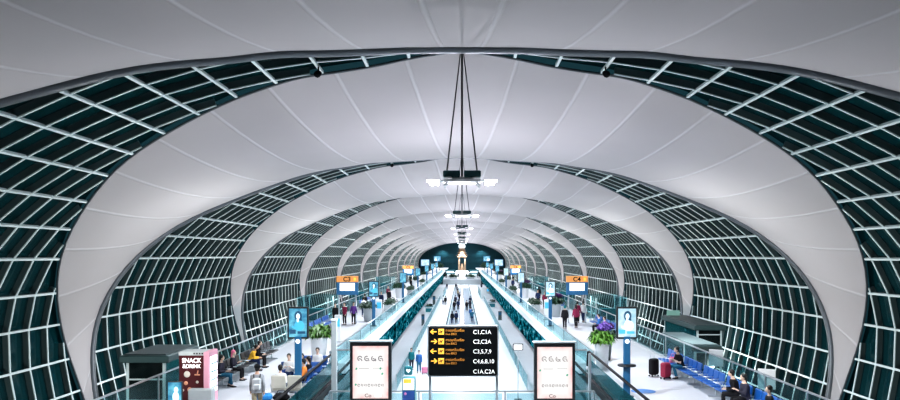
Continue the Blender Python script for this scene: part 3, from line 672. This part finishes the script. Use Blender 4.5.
for s, sd in ((-1,'left'),(1,'right')):
    t = thing('escalator_well', 'glass sided escalator opening with grey slope at far %s of the lower hall' % sd, 'escalator', (s*8.1 if False else s*6.0*.92, 0, LOW)); t.location = (s*5.3, 168, LOW)
    MB().add([(-1.3,-12,.1),(1.3,-12,.1),(1.3,12,1.3),(-1.3,12,1.3),(-1.3,-12,0),(1.3,-12,0),(1.3,12,0),(-1.3,12,0)], [(0,1,2,3),(0,4,5,1),(1,5,6,2),(3,2,6,7),(0,3,7,4)]).build('ramp', M_grey, t)
    for q in (-1, 1):
        MB().box((q*1.35,0,.9), (.03,24,1.4)).build('glass_panel', M_bal, t); MB().box((q*1.35,0,1.62), (.1,24,.06)).build('handrail', M_dark, t)

# ------------------------------------------------------------------ moving walkways
M_belt = mat('walkway_belt', (.16,.21,.26), .6, spec=.2, var=.15)
def walkway(label, x, y0, y1, w_, z, sk=None, hr=.95, belt=M_belt, glass=None, name='moving_walkway', cat='moving walkway', slope=0.0):
    t = thing(name, label, cat, (x, y0, z), 0); L = y1-y0; t.rotation_euler.x = slope
    MB().box((0,L/2,.02), (w_-.3,L,.06)).build('belt', belt, t)
    for s in (-1, 1):
        MB().box((s*(w_/2-.06),L/2,.06 if sk is None else -.15), (.2,L,.14 if sk is None else .9)).build('skirt', sk or M_steel, t)
        MB().box((s*(w_/2-.06),L/2,.5), (.03,L-.4,.80)).build('glass_side', glass or M_bal, t)
        pts = [(s*(w_/2-.06), .25, .2),(s*(w_/2-.06), .0, .5),(s*(w_/2-.06), .2, hr-.06),(s*(w_/2-.06), .5, hr),(s*(w_/2-.06), L-.5, hr),(s*(w_/2-.06), L-.2, hr-.06),(s*(w_/2-.06), L, .5)]
        MB().tube(pts, .055, 8).build('handrail', M_black, t)
    return t
walkway('left lane of the moving walkways down the hall centre, carrying people', -1.08, 60, 205, 1.75, LOW)
walkway('right lane of the moving walkways down the hall centre, carrying people', 1.08, 60, 205, 1.75, LOW)
M_step = mat('escalator_step', (.03,.04,.045), .6, spec=.2)
M_skd = mat('escalator_skirt', (.015,.07,.08), .3)
walkway('escalator with dark glass sides and black handrail beside the left seat group', -5.42, 23, 35, 1.3, -.35, M_skd, 1.25, M_step, M_tglass, 'escalator', 'escalator', .012)
walkway('escalator with dark glass sides and black handrail beside the right planter', 5.42, 23, 35, 1.3, -.35, M_skd, 1.25, M_step, M_tglass, 'escalator', 'escalator', .012)

# ------------------------------------------------------------------ seats
S_bl = mat('seat_blue', (.003,.095,.36), .45); S_bk = mat('seat_black', (.02,.022,.026), .45); S_cr = mat('seat_cream', (.62,.60,.53), .5); S_nv = mat('seat_navy', (.02,.10,.34), .45)
def bench(label, x, y, rz, n, m, w_=.62, group='rows of gate seats', bh=.45):
    t = thing('seat_bench', label, 'seating', (x, y, 0), rz, group); L = n*w_
    MB().box((0,-.02,.34), (L,.08,.07)).build('beam', M_steel, t)
    for s in ((-.36,.36) if n > 1 else (0,)): MB().box((s*L,-.02,.16), (.06,.06,.32)).box((s*L,0,.02), (.07,.62,.04)).build('leg', M_steel, t)
    for i in range(n):
        xx = (i+.5-n/2)*w_
        MB().box((xx,.05,.43), (w_*.9,.48,.07), rx=.05, bev=.03).build('seat', m, t)
        MB().box((xx,-.23,.46+bh*.55), (w_*.9,.07,bh*1.05), rx=.16, bev=.03).build('backrest', m, t)
    for i in range(n+1): MB().tube([((i-n/2)*w_,.22,.62),((i-n/2)*w_,-.2,.64),((i-n/2)*w_,-.05,.36)], .018, 6).build('armrest', M_steel, t)
    return t
rw = ['nearest','second','third','fourth','fifth']
for i, y in enumerate((24.4, 27.1, 29.8, 32.5, 35.2)): bench('%s bench of blue seats in the row along the right balustrade' % rw[i], 10.05, y, pi/2, 4, S_bl)
for i, y in enumerate((30.4, 33.1, 35.8, 38.5)): bench('%s bench of black seats in the row along the left balustrade' % rw[i], -10.25, y, -pi/2, 4, S_bk)
for i, y in enumerate((50, 53, 56, 76, 79, 82)):
    for s in (-1, 1): bench('%s far bench of dark blue seats along the %s balustrade' % (['nearest','second','third','fourth','fifth','last'][i], 'left' if s < 0 else 'right'), s*10.25, y, s*pi/2, 4, S_nv)
bench('pair of cream seats seen from behind, nearest in the left seat group', -6.72, 28.2, 0, 2, S_cr, w_=.62, bh=.5)
bench('navy bench facing the viewer behind the cream pair', -7.0, 31.6, pi, 3, S_nv)
bench('navy bench beyond, under the blue advertising screen', -6.8, 33.6, pi, 2, S_nv)
bench('navy bench side on, right end of the left seat group', -6.5, 30.2, pi/2, 2, S_nv)

# ------------------------------------------------------------------ the people
pm = make_person
man = pm('man in cap and grey shirt walking away with a backpack on his back', (-7.1,25.3,0), .22, C_['grey'], C_['khaki'], skin=SKIN, stride=.2, fine=True, cap=True, swing=.12, bulk=1.15)
t = thing('backpack', 'pale grey backpack on the back of the man in the cap', 'backpack', (-7.1,25.3,0), .22)
MB().box((0,-.24,1.17), (.30,.16,.42), rx=-.05, bev=.06).build('pack', mat('pack_grey', (.50,.52,.55), .7), t); MB().box((0,-.33,1.08), (.24,.06,.20), bev=.03).build('pocket', mat('pack_pale', (.62,.64,.67), .7), t)
for s in (-1, 1): MB().tube([(s*.10,-.15,1.38),(s*.11,-.03,1.47),(s*.12,.12,1.40),(s*.13,.14,1.22),(s*.12,-.1,1.02)], (.018), 6).build('strap', C_['black'], t)
pm('person in white top seated with back turned on the left cream seat', (-7.02,28.25,0), 0, C_['white'], C_['navy'], kind='sit', arms='lap', lean=-.05)
pm('person in white shirt and dark hair sitting on the navy bench, left one', (-7.45,31.5,0), pi, C_['white'], C_['navy'], kind='sit', arms='phone', lean=.1, faces=True)
pm('person in pale blue shirt sitting on the navy bench, right one', (-6.9,31.5,0), pi, cloth('paleblue', (.45,.58,.75)), C_['dark'], kind='sit', arms='lap', faces=True, hair='long')
pm('person in white shirt seated farthest back under the advertising screen pole', (-6.62,33.5,0), pi, C_['white'], C_['dark'], kind='sit', arms='lap', faces=True)
pm('person in orange top seated beside the left escalator handrail', (-6.45,29.9,0), pi/2+.2, C_['orange'], C_['dark'], kind='sit', arms='phone', skin=SKIN)
pm('person in black seated behind the one in orange', (-6.4,30.6,0), pi/2, C_['black'], C_['black'], kind='sit', arms='lap', hair='long')
pm('person in black and white jacket with legs outstretched, near end of the black seats', (-10.25,31.0,0), -pi/2, C_['dark'], C_['jeans'], kind='sit', arms='lap', stride=.1)
pm('person with pink headscarf and dark top seated on the nearest black benches', (-10.25,32.6,0), -pi/2, C_['dark'], C_['black'], kind='sit', arms='phone', hair='long', hairmat=C_['pink'], skin=SKIN2)
pm('person in yellow top leaning forward on the third black bench', (-10.25,35.2,0), -pi/2+.2, C_['yellow'], C_['navy'], kind='sit', arms='lap', lean=.45, skin=SKIN)
pm('person in black seated beside the one in yellow', (-10.25,36.3,0), -pi/2, C_['black'], C_['black'], kind='sit', arms='lap', lean=.25)
pm('man in black shirt and jeans looking down, seated on the blue seats beside suitcases', (9.98,33.2,0), pi/2+.25, C_['black'], C_['jeans'], kind='sit', arms='phone', lean=.3, sleeve='short', fine=True, faces=True, skin=SKIN2, stride=.12, bulk=1.12, scale=1.08)
pm('person in black slumped on the nearest blue seats, farther of the pair', (9.98,26.55,0), pi/2-.3, C_['black'], C_['black'], kind='sit', arms='lap', lean=.2, bulk=1.2, scale=1.06)
pm('person in black with pale collar on the blue seats, nearer of the pair', (9.98,25.65,0), pi/2, C_['dark'], C_['black'], kind='sit', arms='phone', lean=.1, skin=SKIN2, bulk=1.2, scale=1.06, hair='long')
pm('dark haired person at the near end of the blue seats', (9.98,23.7,0), pi/2, C_['black'], C_['navy'], kind='sit', arms='lap', lean=.0)
pm('person in teal cap and black coat walking away on the right platform', (7.75,55,0), 0, C_['black'], C_['black'], stride=.12, hairmat=C_['teal'], bulk=1.25)
pm('woman in maroon jacket walking away, nearer of the maroon pair', (8.75,56,0), .1, C_['maroon'], C_['black'], stride=.15, hair='long', top='jacket', bulk=1.15)
pm('person in maroon jacket walking ahead of the first maroon jacket', (9.5,60,0), 0, C_['maroon'], C_['black'], stride=.1, top='jacket')
pm('person in white top walking right of the maroon jackets', (10.05,60.5,0), .3, C_['white'], C_['navy'], stride=.1)
pm('person in purple seated behind the right planter', (9.9,50.4,0), pi/2, C_['purple'], C_['black'], kind='sit', arms='lap')
pm('person in blue seated behind the right planter', (9.9,52.6,0), pi/2, C_['blue'], C_['black'], kind='sit', arms='lap')
pm('person in black standing left below the orange C3 sign, left of three', (-10.0,57.6,0), pi, C_['black'], C_['black'], bulk=1.2)
pm('person in maroon standing below the orange C3 sign, middle of three', (-9.4,58.5,0), pi-.4, C_['maroon'], C_['black'])
pm('person in dark purple standing below the orange C3 sign, right of three', (-8.8,59.2,0), pi+.4, C_['purple'], C_['black'], hair='long')
pm('person in white walking beyond the dark shrub on the left platform', (-8.9,66,0), 0, C_['white'], C_['navy'], stride=.12)
pm('man in navy jacket walking with a pink suitcase on the lower floor', (-43*57.6/F,57.6,LOW), pi, C_['blue'], C_['jeans'], stride=.12, top='jacket', skin=SKIN2)
pm('person in teal top beside the man with the pink suitcase', (-50.5*59/F,59,LOW), pi, C_['teal'], C_['dark'], stride=.1)
# walkway riders and far walkers share four builds; clothes differ
protos = []
for i, kw in enumerate((dict(stride=.12), dict(stride=.0, hair='long'), dict(stride=.18, bulk=1.15), dict(arms='trolley', stride=.1))):
    protos.append(kw)
made = {}
def far(label, xp, yp, shirt, trousers, k, rz=0.0, z=LOW, group='people on the lower hall floor', scale=1.0):
    d = F*(H-z)/(yp-CY); x = (xp-CX)*d/F
    if k not in made:
        made[k] = pm(label, (x,d,z), rz, shirt, trousers, group=group, **protos[k]); return
    o = copy_tree(made[k]); o.location = (x,d,z); o.rotation_euler.z = rz; tag(o, label, 'person', group)
    for ch in o.children:
        n = ch.name.split('.')[0]
        if n in ('shirt','trousers'):
            ch.material_slots[0].link = 'OBJECT'; ch.material_slots[0].material = shirt if n == 'shirt' else trousers
RID = 'people riding the central walkways'
far('lone person in black walking on the open floor left of the walkways', 445.5,305.5, C_['black'], C_['black'], 2, 0)
far('child in pale top beside the lone person in black', 443.3,305, C_['white'], C_['navy'], 0, 0, scale=.7)
far('rider in black at the near end of the left walkway, left of two', 452.2,324.5, C_['black'], C_['navy'], 1, 0, LOW+.05, RID)
far('rider in dark blue at the near end of the left walkway, right of two', 456.2,324, C_['navy'], C_['black'], 2, 0, LOW+.05, RID)
far('rider in black midway on the left walkway, left of the cluster', 454.2,311, C_['black'], C_['black'], 2, 0, LOW+.05, RID)
far('rider in navy midway on the left walkway, right of the cluster', 458.2,310, C_['navy'], C_['black'], 1, 0, LOW+.05, RID)
far('rider in grey midway on the left walkway, behind the cluster', 455.6,305, C_['dark'], C_['black'], 0, 0, LOW+.05, RID)
far('rider in black on the left walkway at the cluster back', 459.6,301.5, C_['black'], C_['black'], 2, 0, LOW+.05, RID)
far('rider in brown farther along the left walkway', 458,297, C_['khaki'], C_['dark'], 1, 0, LOW+.05, RID)
far('rider in grey far along the left walkway', 457.5,292.5, C_['grey'], C_['dark'], 0, 0, LOW+.05, RID)
far('small far rider in dark clothes at the left walkway end', 456,289.5, C_['dark'], C_['dark'], 2, 0, LOW+.05, RID)
far('rider in black midway on the right walkway, left of the group', 466.8,311, C_['black'], C_['black'], 2, 0, LOW+.05, RID)
far('rider in dark coat midway on the right walkway, right of the group', 470,309.5, C_['dark'], C_['black'], 2, .2, LOW+.05, RID)
far('rider in navy at the back of the right walkway group', 470.2,305.5, C_['navy'], C_['black'], 1, 0, LOW+.05, RID)
far('rider in blue at the near part of the right walkway', 470.8,319.5, C_['blue'], C_['jeans'], 0, 0, LOW+.05, RID)
far('rider in pale blue behind the blue rider on the right walkway', 472.2,322.5, C_['jeans'], C_['navy'], 3, 0, LOW+.05, RID)
far('small far person walking left of the walkways near the end wall', 447,289.5, C_['dark'], C_['dark'], 0, 0)
far('small far person walking right of the walkways near the end wall', 481.5,289.5, C_['dark'], C_['dark'], 1, 0)
for i, (x, y, c) in enumerate(((-8.2,82,'black'),(-9.1,90,'maroon'),(-8.6,104,'white'),(8.3,80,'navy'),(9.3,88,'black'),(8.8,104,'purple'))):
    d = y; xp = CX+x*F/d; yp = CY+H*F/d
    far('%s walker in %s on the far %s platform' % (['nearest','middle','farthest'][i%3], c, 'left' if x < 0 else 'right'), xp, yp, C_[c], C_['black'], i%3, pi*(i%2), 0.0, 'walkers on the far platforms')

# ------------------------------------------------------------------ luggage
def suitcase(label, x, y, z, rz, m, h=.68, s=1.0):
    t = thing('suitcase', label, 'suitcase', (x,y,z), rz); t.scale = (s,)*3
    MB().box((0,0,.08+h/2), (.46,.28,h), bev=.06).build('shell', m, t)
    MB().box((0,-.145,.08+h*.5), (.36,.02,h*.7), bev=.01).build('front_pocket', m, t)
    for a in (-1, 1):
        for b in (-1, 1): MB().tube([(a*.18-.015,b*.1,.04),(a*.18+.015,b*.1,.04)], .04, 10).build('wheel', M_black, t)
    MB().tube([(-.12,.1,.08+h),(-.12,.1,.35+h),(.12,.1,.35+h),(.12,.1,.08+h)], .014, 6).build('pull_handle', M_steel, t)
suitcase('black suitcase with red trim left of the red suitcase', 8.85, 33.7, 0, .5, C_['black'], .74)
suitcase('dark red suitcase beside the seated man in black shirt', 9.2, 33.0, 0, .5, mat('case_red', (.32,.02,.06), .5), .66)
suitcase('pink suitcase beside the man in navy jacket', -37.0*57.6/F, 57.0, LOW, .2, mat('case_pink', (.65,.22,.35), .5), .5)
t = thing('handbag', 'pink handbag standing on top of the seated man luggage side', 'bag', (9.45,33.9,.43)); t['label'] = 'pink handbag on a blue seat behind the red suitcase'
t.location = (10.0, 34.62, .49); MB().box((0,0,.14), (.34,.16,.28), bev=.05).build('bag', C_['pink'], t); MB().tube([(-.1,0,.26),(-.07,0,.42),(.07,0,.42),(.1,0,.26)], .015, 6).build('handle', C_['pink'], t)
t = thing('luggage_trolley', 'low luggage trolley loaded with bags in front of the cream seats', 'trolley', (-6.95,26.6,0), .1)
MB().box((0,0,.22), (1.3,.62,.06), bev=.02).build('deck', M_dark, t); MB().tube([(-.6,-.26,.22),(-.68,-.26,1.0),(-.68,.26,1.0),(-.6,.26,.22)], .025, 8).build('push_bar', M_steel, t)
for a in (-1, 1):
    for b in (-1, 1): MB().tube([(a*.5,b*.24-.02,.09),(a*.5,b*.24+.02,.09)], .09, 12).build('wheel', M_black, t)
t = thing('duffel_bag', 'bright blue and white bag on the luggage trolley', 'bag', (-7.2,26.6,.26), .1)
MB().box((0,0,.17), (.56,.36,.34), bev=.11).build('bag', mat('bag_blue', (.03,.25,.62), .6), t); MB().box((0,0,.35), (.4,.26,.05), bev=.02).build('top_flap', C_['white'], t); MB().tube([(-.15,0,.34),(-.1,0,.45),(.1,0,.45),(.15,0,.34)], .014, 6).build('handle', C_['white'], t)
t = thing('duffel_bag', 'black bag on the luggage trolley beside the blue bag', 'bag', (-6.6,26.66,.26), .1)
MB().box((0,0,.15), (.60,.36,.30), bev=.12).build('bag', C_['black'], t); MB().tube([(-.17,0,.29),(-.1,0,.40),(.1,0,.40),(.17,0,.29)], .014, 6).build('handle', C_['dark'], t)
t = thing('floor_sticker', 'round blue floor marking beside the right screen pole', 'floor marking', (7.45,30,.0)); MB().lathe([(.5,.0),(.5,.006),(.49,.008)], seg=40).build('disc', mat('sticker_blue', (.01,.16,.5), .5), t)

# ------------------------------------------------------------------ vending machine and poster display on the left
M_red = mat('vending_red', (.085,.008,.012), .5); M_pink = mat('vending_pink', (.75,.38,.48), .45)
t = thing('vending_machine', 'dark red snack and drink vending machine with glowing front, left platform', 'vending machine', (-9.85,27.4,0))
MB().box((-.15,0,1.0), (.95,.8,2.0), bev=.02).build('cabinet', M_red, t)
MB().box((-.15,0,1.95), (.97,.82,.14), bev=.01).build('top_band', mat('vending_band', (.55,.60,.60), .4), t)
for i in range(4): MB().box((-.05+.1*i,-.415,1.955), (.06,.01,.05)).build('band_mark', M_dark, t)
lettering('SNACK', .235, M_ltr, (-.15,-.405,1.62), (pi/2,0,0), t, align='CENTER', bold=.006, sx=.92); lettering('&DRINK', .20, M_ltr, (-.15,-.405,1.42), (pi/2,0,0), t, align='CENTER', bold=.005, sx=.92)
I_c = mat('icon_cream', (.75,.70,.62), .5); I_o = mat('icon_orange', (.75,.35,.22), .5)
for (x, z, r, m) in ((-.32,1.19,.12,I_c),(-.36,.86,.075,I_o),(.06,.90,.055,I_c),(-.22,.62,.09,I_o),(.10,.60,.06,I_o),(-.47,.60,.05,I_c)): MB().ball((x,-.405,z), (r,.012,r), 16, 6).build('food_icon', m, t)
MB().box((.06,-.405,1.17), (.20,.012,.05)).tube([(.06,-.405,1.19),(.09,-.405,1.33)], .022, 6).build('bowl_icon', I_o, t)
fr = MB().box((.42,0,1.05), (.2,1.0,1.95), rz=0, bev=.02).build('pink_front_frame', M_pink, t)
MB().box((.525,0,1.15), (.02,.74,1.35)).build('glowing_display', E_scr, fr)
for i in range(4): MB().box((.537,0,.65+.3*i), (.012,.7,.04)).build('product_shelf', M_teal, fr)
MB().box((.3,-.62,.35), (.9,.35,.7), bev=.04).build('lower_bin', M_grey, t)
t = thing('poster_stand', 'low glowing blue poster display left of the vending machine', 'screen', (-9.6,24.4,0))
MB().box((0,.04,.82), (.50,.08,1.1), bev=.02).build('frame', M_dark, t); d_ = MB().box((0,-.01,.86), (.44,.02,.96)).build('display', S_blue, t)
MB().ball((.05,-.024,1.1), (.07,.004,.1)).ball((.04,-.024,.86), (.11,.004,.18)).build('pictured_figure', I_light, d_); MB().box((0,.1,.14), (.4,.3,.28)).build('foot', M_dgrey, t)
# ------------------------------------------------------------------ boarding gate portals beyond the balustrades
M_roofp = mat('portal_roof', (.035,.075,.078), .45); M_in = mat('portal_dark_glass', (.006,.012,.013), .08)
E_green = mat('portal_glow', (.3,.5,.45), .5, emit=(.25,.5,.42), es=.35)
def portal(label, x0, x1, y0, y1, top, glow=True):
    cx, cy = (x0+x1)/2, (y0+y1)/2; w_, l_ = x1-x0, y1-y0
    t = thing('gate_portal', label, 'boarding gate', (cx, cy, LOW-.3)); b = -LOW+.3; h = top+b
    MB().box((0,0,h-.14), (w_+.5,l_+.5,.28), bev=.04).build('roof', M_roofp, t)
    MB().box((0,0,h+.02), (w_+.2,l_+.2,.06)).build('roof_cover', M_dgrey if glow else mat('portal_cover', (.13,.18,.19), .5), t)
    MB().box((0,0,b+.05), (w_,l_,.1)).build('gate_floor', M_grey, t)
    s = 1 if cx < 0 else -1
    MB().box((0,-l_/2,(b+h)/2-.1), (w_-.1,.03,h-b-.25)).build('dark_glass', M_in, t)
    MB().box((s*w_/2,0,(b+h)/2-.1), (.03,l_-.1,h-b-.25)).build('side_glass', M_tglass, t)
    for a in (-1, 1):
        for c in (-1, 1): MB().box((a*w_/2,c*l_/2,h/2-.1), (.1,.1,h-.2)).build('post', M_frame, t)
    if glow:
        MB().box((s*(w_/2-.6),.2,h-.34), (.3,l_*.7,.05)).build('ceiling_lamp', E_strip, t)
        MB().box((s*(w_/2-.5),l_/2-.2,b+1.0), (.9,.05,1.5)).build('lit_back_wall', E_green, t)
    for z in (b+.8,): MB().box((0,-l_/2-.03,z), (w_,.05,.06)).build('mullion', M_frame, t)
portal('dark roofed boarding gate portal left of the vending machine', -12.9, -11.5, 28.2, 31.0, 1.74)
portal('dark roofed boarding gate portal behind the blue seats on the right', 14.2, 15.6, 44, 51, 1.35)
portal('low glass boarding gate portal beside the blue seats, in front of the dark roofed one', 11.5, 12.5, 36, 41.5, 1.15, False)
for s, sd in ((-1,'left'),(1,'right')):
    for i, y in enumerate((64, 92, 120)):
        t = thing('glass_gate_box', '%s glass boarding gate box beside the %s platform, past the gate sign' % (['nearest','middle','farthest'][i], sd), 'boarding gate', (s*12.6, y, 0)); 
        MB().box((0,0,-1.9), (2.6,5,3.8)).build('plinth', M_grey, t); MB().box((0,0,2.0), (2.8,5.2,.1)).build('roof', M_bal, t)
        for a in (-1, 1):
            MB().box((a*1.3,0,1.0), (.03,5,1.9)).build('side_glass', M_bal, t)
            for c in (-1, 0, 1): MB().box((a*1.3,c*2.5,1.0), (.08,.08,2.0)).build('post', M_frame, t)
        MB().box((0,-2.5,1.0), (2.6,.03,1.9)).build('front_glass', M_bal, t)
        MB().box((0,-1,.5), (1.4,.6,1.0), bev=.04).build('desk', M_teal, t)
for (x, y, z, l) in ((11.35,27.2,.98,'white notice panel on the right balustrade beside the seated people in black'),(11.35,32.6,1.0,'white notice panel on the right balustrade near the dark portal')):
    t = thing('notice_board', l, 'sign', (x,y,0)); MB().box((0,0,z), (.62,.05,.75), rz=-.5, bev=.02).build('panel', M_white, t); MB().tube([(0,.06,0),(0,.06,z)], .03).build('stand', M_steel, t)

# ------------------------------------------------------------------ pavilion, trees and shops before the end wall
M_gold = mat('pavilion_gold', (.42,.28,.18), .45); E_pav = mat('pavilion_glow', (1,1,1), .5, emit=(.85,.95,1), es=.5)
t = thing('pavilion', 'tall pale golden pavilion tower with bright top at the hall end', 'pavilion', (.0,262,-2.0)); t.scale = (1,1,1.2)
MB().box((0,0,.5), (6,6,1.0), bev=.1).box((0,0,1.3), (4.6,4.6,.7), bev=.1).build('plinth', E_pav, t)
for a in (-1, 1):
    for b in (-1, 1): MB().tube([(a*1.1,b*1.1,1.6),(a*1.0,b*1.0,5.6)], [.34,.28], 10).build('column', M_gold, t)
MB().box((0,0,5.8), (3.4,3.4,.4), bev=.1).build('cornice', M_gold, t)
rf = MB(); 
for i, (w_, z) in enumerate(((3.2,6.1),(2.6,6.9),(2.0,7.7))): rf.lathe([(w_*.7,z),(w_*.5,z+.35),(w_*.42,z+.8)], seg=4)
rf.build('tiered_roof', M_gold, t); MB().lathe([(1.1,8.4),(1.3,9.0),(.9,9.8),(.2,10.6)], seg=12).build('glowing_spire', E_pav, t)
MB().lathe([(.8,1.7),(.6,2.6),(.3,3.8)], seg=12).build('statue', M_gold, t)
for x, y, l in ((-7.0,226,'round dark green tree left of the golden pavilion'),(7.0,226,'round dark green tree right of the golden pavilion'),(-9.4,215,'dark shrub tree at the far left platform end'),(9.4,215,'dark shrub tree at the far right platform end')):
    t = thing('potted_tree', l, 'tree', (x,y,0)); MB().lathe([(.7,0),(.8,.8),(.6,.8)]).build('pot', M_white, t); MB().tube([(0,0,.7),(0,0,1.8)], .12).build('trunk', M_gold, t)
    m = leaves(500, 1.2, 1.6, 1.6, .16, ln=.6); m.build('crown', M_leafd, t)
shops = ((-4.2,245,3.0,1.7),(4.2,245,3.0,1.7),(-8.6,240,2.6,2.2),(8.6,240,2.6,2.2),(-3.6,222,2.6,1.2),(3.6,222,2.6,1.2))
for i, (x, y, w_, h) in enumerate(shops):
    t = thing('shop_kiosk', '%s glowing white shop kiosk %s of the pavilion at the hall end' % (['inner','inner','outer','outer','front','front'][i], 'left' if x < 0 else 'right'), 'kiosk', (x,y+(12 if abs(x) < 6 else 0),-2.0 if abs(x) < 6 else 0))
    MB().box((0,0,.5), (w_,1.6,1.0), bev=.05).build('counter', M_white, t); MB().box((0,0,h+.5), (w_+.4,2.0,.3), bev=.05).build('canopy', M_teal, t)
    MB().box((0,.6,h*.5+.5), (w_*.8,.05,h*.7)).build('lit_panel', E_scr, t)
    for a in (-1, 1): MB().box((a*w_*.45,-.7,h*.5+.2), (.12,.12,h)).build('post', M_white, t)

# more of what crowds the far platforms: hedge troughs, people, counters
for i, (x, y) in enumerate(((-7.0,74),(7.0,74),(-7.0,104),(7.0,104),(-7.0,134),(7.0,134))):
    t = thing('hedge_trough', 'long dark hedge trough on the %s platform ledge, %s along' % ('left' if x < 0 else 'right', ['nearest','nearest','midway','midway','farthest','farthest'][i]), 'planter', (x+(.3 if x > 0 else -.3), y, 0))
    MB().box((0,0,.35), (.7,5,.7), bev=.04).build('trough', M_grey, t)
    m = MB()
    for k in range(6):
        q = leaves(60, .42, .5, .65, .07, ln=.36, c=(0, -2.1+.84*k)); m.add(q.v, q.f)
    m.build('foliage', M_leafd, t)
for i, (x, y, c, k) in enumerate(((-9.6,72,'black',0),(-8.4,76,'navy',1),(-9.2,112,'dark',2),(-8.2,118.5,'black',1),(9.6,72,'black',2),(8.6,76,'maroon',0),(9.4,112,'dark',1),(8.3,119,'navy',2),(-9.9,140,'black',0),(9.8,140,'black',1))):
    far('%s walker in %s standing farther along the %s platform' % (['first','second','third','fourth','fifth'][i % 4 if i < 8 else 4], c, 'left' if x < 0 else 'right'), CX+x*F/y, CY+H*F/y, C_[c], C_['black'], k, pi*(i%2), 0.0, 'walkers on the far platforms')
ps = [(-5.2,219,'black'),(-2.6,218,'navy'),(-1.2,219.5,'dark'),(1.4,218,'black'),(3.0,219,'maroon'),(5.0,218.5,'dark'),(-4.6,232,'black'),(4.4,232,'black')]
for i, (x, y, c) in enumerate(ps):
    far('far standing person in %s at the hall end ledge, number %s from left' % (c, ['one','three','four','five','six','eight','two','seven'][i]), CX+x*F/(y+19.3), CY+(H+2)*F/(y+19.3), C_[c], C_['black'], i%3, pi*(i%2), -2.0, 'people at the hall end')
for i, (x, y, w_) in enumerate(((-3.0,216.8,2.4),(3.0,216.8,2.4),(-5.2,228,1.6),(5.2,228,1.6))):
    t = thing('hedge_trough', 'dark hedge trough at the hall end, %s the pavilion steps' % ['front left of','front right of','rear left of','rear right of'][i], 'planter', (x*.9,y+15,-2.0))
    MB().box((0,0,.3), (w_,.9,.6), bev=.05).build('trough', M_grey, t); q = leaves(160, .5, .9, .6, .12, ln=.5)
    m = MB(); m.add([(v[0]*w_*.95, v[1], v[2]) for v in q.v], q.f); m.build('foliage', M_leafd, t)
